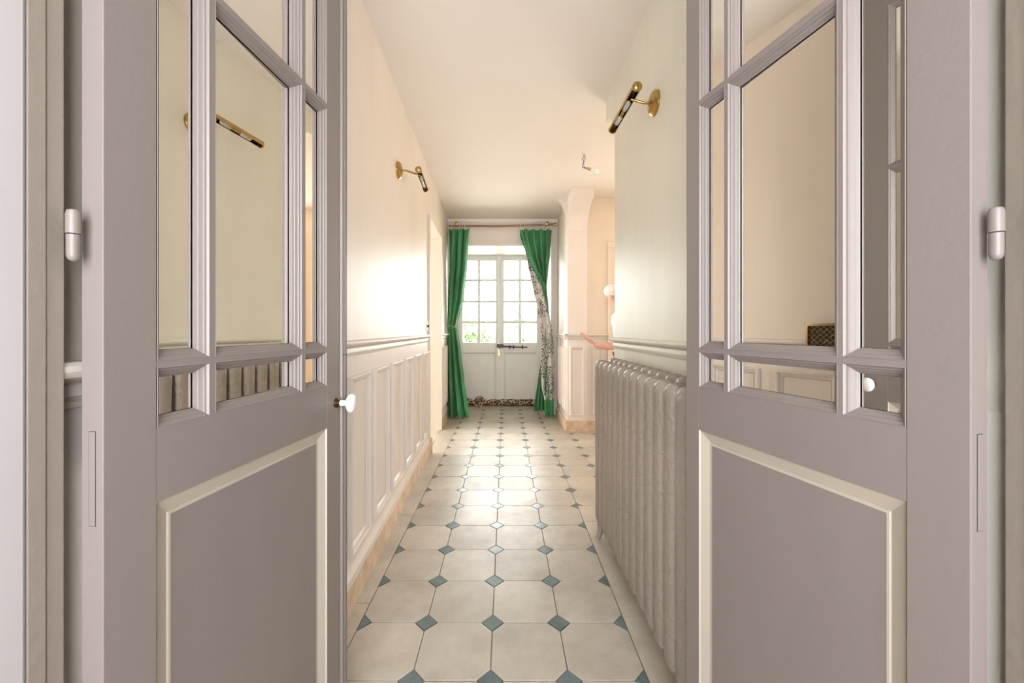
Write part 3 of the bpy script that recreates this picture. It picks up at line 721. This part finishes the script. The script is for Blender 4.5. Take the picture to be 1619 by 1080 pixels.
for i, (a, b) in enumerate(((0.03, -0.10), (0.075, -0.125), (-0.015, -0.06))):
    MB().tube([(0, 0, 0), (a * 0.3, -0.008, b * 0.3)], 0.003, 6).build('key_string', 'paper_white', t)
    MB().box(min(0, 0) + a * 0.3 - 0.010, a * 0.3 + 0.010, -0.011 - i * 0.003, -0.009 - i * 0.003, b, b * 0.3).build('key_tag', 'paper_white' if i != 1 else 'brass', t)

# ------------------------------------------------------------------ draught snake in front of the door
t = thing('draught_excluder', 'leopard print draught snake knotted at its left end, along the entrance door', 'draught stopper', (dx(790), DY - 0.06, 0))
cx0 = dx(790)
zc = 0.052
xs = [dx(736) + (dx(852) - dx(736)) * i / 40 for i in range(41)]
path = [(x - cx0, 0.012 * math.sin(i * 0.6), zc + (0.012 * math.sin(i * .9) if i < 14 else 0)) for i, x in enumerate(xs)]
MB().tube(path, [0.030 if i in (0, 40) else (0.046 + 0.004 * math.sin(i * 1.3)) for i in range(41)], 14).build('body', 'leopard_plush', t, smooth=60)
kx = dx(759) - cx0
MB().tube([(kx + 0.06 * math.cos(a), -0.02 + 0.02 * math.sin(a), 0.06 + 0.055 * math.sin(a)) for a in [2 * math.pi * k / 14 for k in range(15)]], 0.028, 10, False).build('knot', 'leopard_plush', t, smooth=60)
MB().tube([(kx - 0.02, -0.045, 0.07), (kx + 0.03, -0.05, 0.10), (kx + 0.07, -0.035, 0.06)], [0.012, 0.03, 0.012], 10).build('knot', 'leopard_plush', t, smooth=60)

# ------------------------------------------------------------------ curtain rod and curtains
CY = 5.20
def cxp(px): return (px - VX) / F * CY
def czp(py): return H - (py - VY) / F * CY
ZR = czp(357.5)
RDX = lambda p: (p[0], p[1] - CY, p[2] - ZR)
t = crod = thing('curtain_rod', 'brown wooden curtain rod with small brass brackets above the entrance door', 'curtain rod', (0, CY, ZR))
MB().tube([(cxp(709.5), 0, 0.004), (cxp(790), 0, 0), (cxp(876), 0, 0.022)], 0.014, 12).build('rod', 'rod_wood', t, smooth=50)
MB().lathe([(0, 0.014), (0.01, 0.022), (0.025, 0.022), (0.035, 0.010)], (cxp(875.5), 0, 0.022), (1, 0, 0), 14).build('finial', 'brass', t, smooth=40)
for px in (722, 865):
    MB().tube([(cxp(px), BY - CY, 0.03), (cxp(px), 0.0, 0.03), (cxp(px), -0.018, 0.03)], 0.009, 8).build('bracket', 'brass', t, smooth=40)
    MB().lathe([(-0.004, 0.004), (0, 0.022), (0.008, 0.022), (0.012, 0.004)], (cxp(px), -0.012, 0.034), (0, -1, 0), 14).build('bracket_boss', 'brass', t, smooth=40)
def surf(nu, nv, fn, xf=IDF):
    m = MB(xf); m.add([fn(i / nu, j / nv) for j in range(nv + 1) for i in range(nu + 1)],
                      [(j * (nu + 1) + i, j * (nu + 1) + i + 1, (j + 1) * (nu + 1) + i + 1, (j + 1) * (nu + 1) + i) for j in range(nv) for i in range(nu)])
    return m
def interp(tab, q):
    for (a, *va), (b, *vb) in zip(tab, tab[1:]):
        if q <= b:
            k = (q - a) / (b - a); k = k * k * (3 - 2 * k) * 0.5 + k * 0.5
            return [x + (y - x) * k for x, y in zip(va, vb)]
    return list(tab[-1][1:])
def cloth(name, mat, parent, nu, nv, fn, xf, th=0.006):
    o = surf(nu, nv, fn, xf).build(name, mat, parent, smooth=80)
    so = o.modifiers.new('solid', 'SOLIDIFY'); so.thickness = th; so.offset = 0
    return o
def rings_on_rod(t, xf, pxs):
    for px in pxs:
        MB(xf).tube([(cxp(px) + 0.003 * math.sin(a * 2), CY + 0.024 * math.cos(a), ZR - 0.012 + 0.012 + 0.026 * math.sin(a)) for a in [2 * math.pi * k / 14 for k in range(15)]], 0.004, 6, False).build('curtain_ring', 'ring_ivory', t, smooth=60)
# left curtain: (py, left px, right px, fold depth)
TABL = [(363, 709.5, 742, 0.045), (375, 710.5, 740, 0.05), (420, 710, 738, 0.05), (470, 708, 733, 0.045), (510, 707, 723.5, 0.03), (517, 707, 722, 0.026), (524, 707, 724, 0.03),
        (560, 706, 729, 0.055), (600, 706, 734, 0.07), (640, 706.5, 740, 0.085), (656, 708, 743, 0.09), (658.2, 709, 741, 0.085)]
cl = thing('curtain', 'green velvet curtain tied back with cord left of the entrance door', 'curtain', (cxp(724), CY, 0), 0, 'curtains of the entrance door')
CLX = lambda p: (p[0] - cxp(724), p[1] - CY, p[2])
def fl_(u, v):
    py = 363 + v * (658.2 - 363)
    a, b, d = interp(TABL, py)
    ph = 2 * math.pi * 3.0 * u + 0.6 * math.sin(v * 5)
    yy = CY - 0.01 + d * 1.35 * (math.sin(ph) * 0.8 + 0.25 * math.sin(2.3 * ph + v * 6)) - 0.05 * v * math.sin(math.pi * u)
    sag = 0.012 * math.sin(math.pi * 2 * u * 3 + 1) * (1 - v) * (1 if v < 0.05 else 0)
    px = a + (b - a) * (u + 0.03 * math.sin(ph * 1.0 + 1.0) * (0.3 + v))
    return (cxp(px), min(yy, BY - 0.02), max(0.012, czp(py) + sag))
cloth('drape', 'velvet_green', cl, 90, 60, fl_, CLX)
MB(CLX).tube([(cxp(714.7) + 0.078 * math.cos(a), CY - 0.005 + 0.052 * math.sin(a), czp(517) + 0.006 * math.sin(3 * a) + (0.01 if math.cos(a) < 0 else -0.004)) for a in [2 * math.pi * k / 24 for k in range(25)]], 0.0065, 8, False).build('tieback_cord', 'rope_gold', cl, smooth=60)
MB(CLX).tube([(cxp(720), CY - 0.06, czp(517)), (cxp(722), CY - 0.065, czp(512)), (cxp(723.5), CY - 0.06, czp(505))], 0.005, 6).build('tieback_cord', 'rope_gold', cl, smooth=60)
rings_on_rod(crod, RDX, (715, 727, 731, 734.5))
# right curtain: green front at the top, turned to show its printed lining below
cr = thing('curtain', 'green curtain swept aside to show its printed white lining, right of the entrance door', 'curtain', (cxp(858), CY, 0), 0, 'curtains of the entrance door')
CRX = lambda p: (p[0] - cxp(858), p[1] - CY, p[2])
TABR = [(363, 822.5, 872.5, 0.045), (372, 823, 871.5, 0.05), (400, 832, 870, 0.05), (430, 845, 867, 0.045), (455, 857, 864, 0.03), (480, 860, 867, 0.03), (520, 862, 868, 0.035), (570, 856, 868, 0.04), (600, 851, 868, 0.05), (635, 846, 869, 0.07), (650, 844, 870, 0.075)]
def fr_(u, v):
    py = 363 + v * (650 - 363)
    a, b, d = interp(TABR, py)
    ph = 2 * math.pi * 4.2 * u + 0.5 * math.sin(v * 4)
    yy = CY + 0.012 + d * 1.3 * (math.sin(ph) * 0.7 + 0.25 * math.sin(2.1 * ph + v * 5))
    return (cxp(a + (b - a) * u), min(yy, BY - 0.02), czp(py))
cloth('drape', 'velvet_green', cr, 90, 60, fr_, CRX)
TABN = [(402, 832.5, 834, 0.0), (420, 834.5, 842, 0.005), (440, 838.5, 852, 0.012), (460, 843, 861, 0.02), (490, 850, 868, 0.03), (520, 855, 873.5, 0.035), (545, 856, 876.5, 0.035), (580, 855, 877.5, 0.035), (610, 856, 877.5, 0.035), (631, 860.5, 876.5, 0.03), (657.5, 862, 876.3, 0.03)]
def ln_(v0, v1):
    def fn(u, v):
        py = v0 + v * (v1 - v0)
        a, b, d = interp(TABN, py)
        ph = 2 * math.pi * 1.6 * u + 1.0
        yy = CY - 0.055 - d * math.sin(ph) + 0.03 * u
        return (cxp(a + (b - a) * u) * (CY - 0.06) / CY, min(yy, BY - 0.02), max(0.012, czp(py)))
    return fn
cloth('lining', 'toile_print', cr, 40, 50, ln_(402, 631), CRX)['label'] = 'white lining with dark leafy print'
cloth('lining_hem', 'velvet_green', cr, 40, 8, ln_(631, 657.5), CRX)
# rolled green edge along the turned-over front
def edge_path():
    out = []
    for py, x in ((366, 823.5), (380, 827), (402, 834.5), (420, 842.5), (440, 853), (455, 860.5), (464, 863)):
        out.append((cxp(x), CY - 0.07, czp(py)))
    return out
MB(CRX).tube(edge_path(), [0.010, 0.014, 0.018, 0.020, 0.020, 0.017, 0.010], 10).build('turned_edge', 'velvet_green', cr, smooth=60)
rings_on_rod(crod, RDX, (823.5, 829, 832.5, 837, 858, 861))

# ------------------------------------------------------------------ person in the side hall
PB = Vector((1.21, 3.85, 0))
person = thing('person', 'white haired person in a white shirt stepping from the side hall, forearm stretched out', 'person', PB)
def skin(name, pts, edges, mat, parent, sub=2, root=0):
    me = bpy.data.meshes.new(name)
    me.from_pydata([tuple(Vector(p[:3]) - PB) for p in pts], edges, [])
    me.materials.append(MATS[mat])
    o = link(name, me, parent)
    sk = o.modifiers.new('skin', 'SKIN'); sk.use_smooth_shade = True; sk.branch_smoothing = 0.3
    for i, p in enumerate(pts):
        r = p[3:] if len(p) > 4 else (p[3], p[3])
        me.skin_vertices[0].data[i].radius = r[:2]
        me.skin_vertices[0].data[i].use_root = (i == root)
    ss = o.modifiers.new('sub', 'SUBSURF'); ss.levels = sub; ss.render_levels = sub
    return o
bp_ = [(1.20, 3.85, .88, .11, .14), (1.185, 3.85, 1.00, .10, .125), (1.15, 3.85, 1.15, .105, .145), (1.125, 3.85, 1.27, .08, .11), (1.09, 3.85, 1.345, .052), (1.065, 3.85, 1.385, .05),
       (1.04, 3.85, 1.425, .066, .062), (1.035, 3.85, 1.475, .082, .072), (1.045, 3.85, 1.505, .06, .055),
       (1.125, 3.69, 1.265, .056), (1.085, 3.665, 1.12, .046), (1.045, 3.65, .985, .040), (.93, 3.63, .972, .036), (.825, 3.615, .985, .025), (.785, 3.61, 1.004, .028, .022),
       (1.13, 4.01, 1.265, .056), (1.17, 4.05, 1.02, .042), (1.09, 4.06, .80, .026), (1.06, 4.06, .72, .028),
       (1.20, 3.76, .82, .085), (1.16, 3.75, .48, .058), (1.21, 3.75, .10, .038), (1.09, 3.75, .035, .030),
       (1.20, 3.94, .82, .085), (1.25, 3.94, .48, .058), (1.31, 3.94, .10, .038), (1.19, 3.94, .035, .030),
       (.962, 3.85, 1.440, .011), (.985, 3.85, 1.447, .022)]
be = [(0, 1), (1, 2), (2, 3), (3, 4), (4, 5), (5, 6), (6, 7), (7, 8), (3, 9), (9, 10), (10, 11), (11, 12), (12, 13), (13, 14), (3, 15), (15, 16), (16, 17), (17, 18),
      (0, 19), (19, 20), (20, 21), (21, 22), (0, 23), (23, 24), (24, 25), (25, 26), (6, 28), (28, 27)]
skin('body', bp_, be, 'skin', person)
# five fingers rooted in the palm, palm up
fg = [[(.790, 3.600, 1.004), (.755, 3.590, 1.030), (.722, 3.588, 1.058), (.700, 3.588, 1.082), (.688, 3.590, 1.098)],
      [(.788, 3.606, 1.006), (.745, 3.603, 1.038), (.708, 3.602, 1.064), (.684, 3.602, 1.086), (.671, 3.604, 1.102)],
      [(.788, 3.613, 1.004), (.745, 3.616, 1.034), (.708, 3.618, 1.058), (.685, 3.619, 1.078), (.673, 3.620, 1.092)],
      [(.790, 3.620, 1.000), (.752, 3.628, 1.026), (.720, 3.632, 1.046), (.700, 3.634, 1.060), (.690, 3.635, 1.070)],
      [(.805, 3.600, .998), (.785, 3.578, 1.012), (.765, 3.568, 1.034), (.752, 3.566, 1.052)]]
for c in fg:
    rr = [.013, .0105, .0095, .0085, .0065]
    skin('finger', [(*p, rr[i]) for i, p in enumerate(c)], [(i, i + 1) for i in range(len(c) - 1)], 'skin', person)
sp_ = [(1.20, 3.85, .86, .125, .155), (1.185, 3.85, 1.00, .118, .14), (1.15, 3.85, 1.15, .122, .155), (1.125, 3.85, 1.27, .092, .12), (1.10, 3.85, 1.32, .066),
       (1.125, 3.685, 1.265, .070), (1.085, 3.665, 1.12, .062), (1.042, 3.65, .995, .056), (.965, 3.637, .975, .052), (1.13, 4.015, 1.265, .070), (1.16, 4.045, 1.08, .06)]
skin('shirt', sp_, [(0, 1), (1, 2), (2, 3), (3, 4), (3, 5), (5, 6), (6, 7), (7, 8), (3, 9), (9, 10)], 'white_shirt', person)
tp_ = [(1.20, 3.85, .90, .122, .15), (1.20, 3.76, .80, .10), (1.16, 3.75, .48, .074), (1.205, 3.75, .10, .060), (1.20, 3.94, .80, .10), (1.25, 3.94, .48, .074), (1.305, 3.94, .10, .060)]
skin('trousers', tp_, [(0, 1), (1, 2), (2, 3), (0, 4), (4, 5), (5, 6)], 'grey_trousers', person)
hr = MB()
rings = []
for k in range(13):
    a = k / 12 * math.pi
    rr = math.sin(a) + 0.01
    rings.append([(1.052 + rr * 0.104 * math.cos(g) * (1 + 0.03 * math.sin(5 * g + k)) - PB.x, 3.85 + rr * 0.088 * math.sin(g) - PB.y, 1.496 + 0.076 * math.cos(a) - 0.06 * max(0, math.cos(g)) * (a / math.pi) ** 2) for g in [2 * math.pi * q / 28 for q in range(28)]])
hr.rings(rings)
hr.build('hair', 'white_hair', person, smooth=80)
for s in (-1, 1):
    MB(lambda p: tuple(Vector(p) - PB)).lathe([(0, 0.011), (0.004, 0.010), (0.008, 0.006), (0.010, 0.001)], (0.966, 3.85 + s * 0.030, 1.466), (-1, 0, 0), 12).build('eye', 'porcelain', person, smooth=60)
    MB(lambda p: tuple(Vector(p) - PB)).lathe([(0, 0.026), (0.010, 0.030), (0.014, 0.020)], (1.045, 3.85 + s * 0.072, 1.445), (0.2, s, 0), 14, (1.0, 0.6)).build('ear', 'skin', person, smooth=60)

# ------------------------------------------------------------------ garden outside the entrance door
g = MB(); g.box(-9, 9, 6.25, 24, -0.2, -0.06)
tag(g.build('ground', 'gravel'), 'pale gravel ground outside the entrance door', 'ground', kind='structure')
def shrub(label, loc, rx, rz, n, trunk):
    t = thing('garden_shrub', label, 'shrub', (loc[0], loc[1], -0.06), 0, 'shrubs outside the entrance door')
    m = MB()
    for i in range(n):
        while True:
            p = Vector((random.uniform(-1, 1), random.uniform(-1, 1), random.uniform(-1, 1)))
            if 0.3 < p.length < 1: break
        c = Vector((p.x * rx, p.y * rx, trunk + rz + p.z * rz))
        a = Vector((random.gauss(0, 1), random.gauss(0, 1), random.gauss(0, 1))).normalized()
        b2 = a.cross(Vector((random.gauss(0, 1), random.gauss(0, 1), random.gauss(0, 1)))).normalized()
        L, W_ = random.uniform(0.06, 0.11), random.uniform(0.025, 0.05)
        m.add([c - a * L, c + b2 * W_, c + a * L, c - b2 * W_], [(0, 1, 2, 3)])
    fo = m.build('foliage', 'leaf_green', t); fo['kind'] = 'stuff'
    MB().tube([(0, 0, 0), (0.03, 0, trunk * 0.5 + 0.2), (0, 0.02, trunk + rz)], [0.07, 0.05, 0.02], 8).build('trunk', 'bark', t, smooth=60)
shrub('round green shrub outside the left leaf of the entrance door', (-0.75, 11.0), 0.55, 0.55, 1500, 0.15)
shrub('slender tall shrub outside the right leaf of the entrance door', (0.22, 10.5), 0.28, 0.85, 900, 0.2)
shrub('wide pale shrub far outside the entrance door', (-1.6, 14.0), 1.0, 0.9, 2000, 0.1)
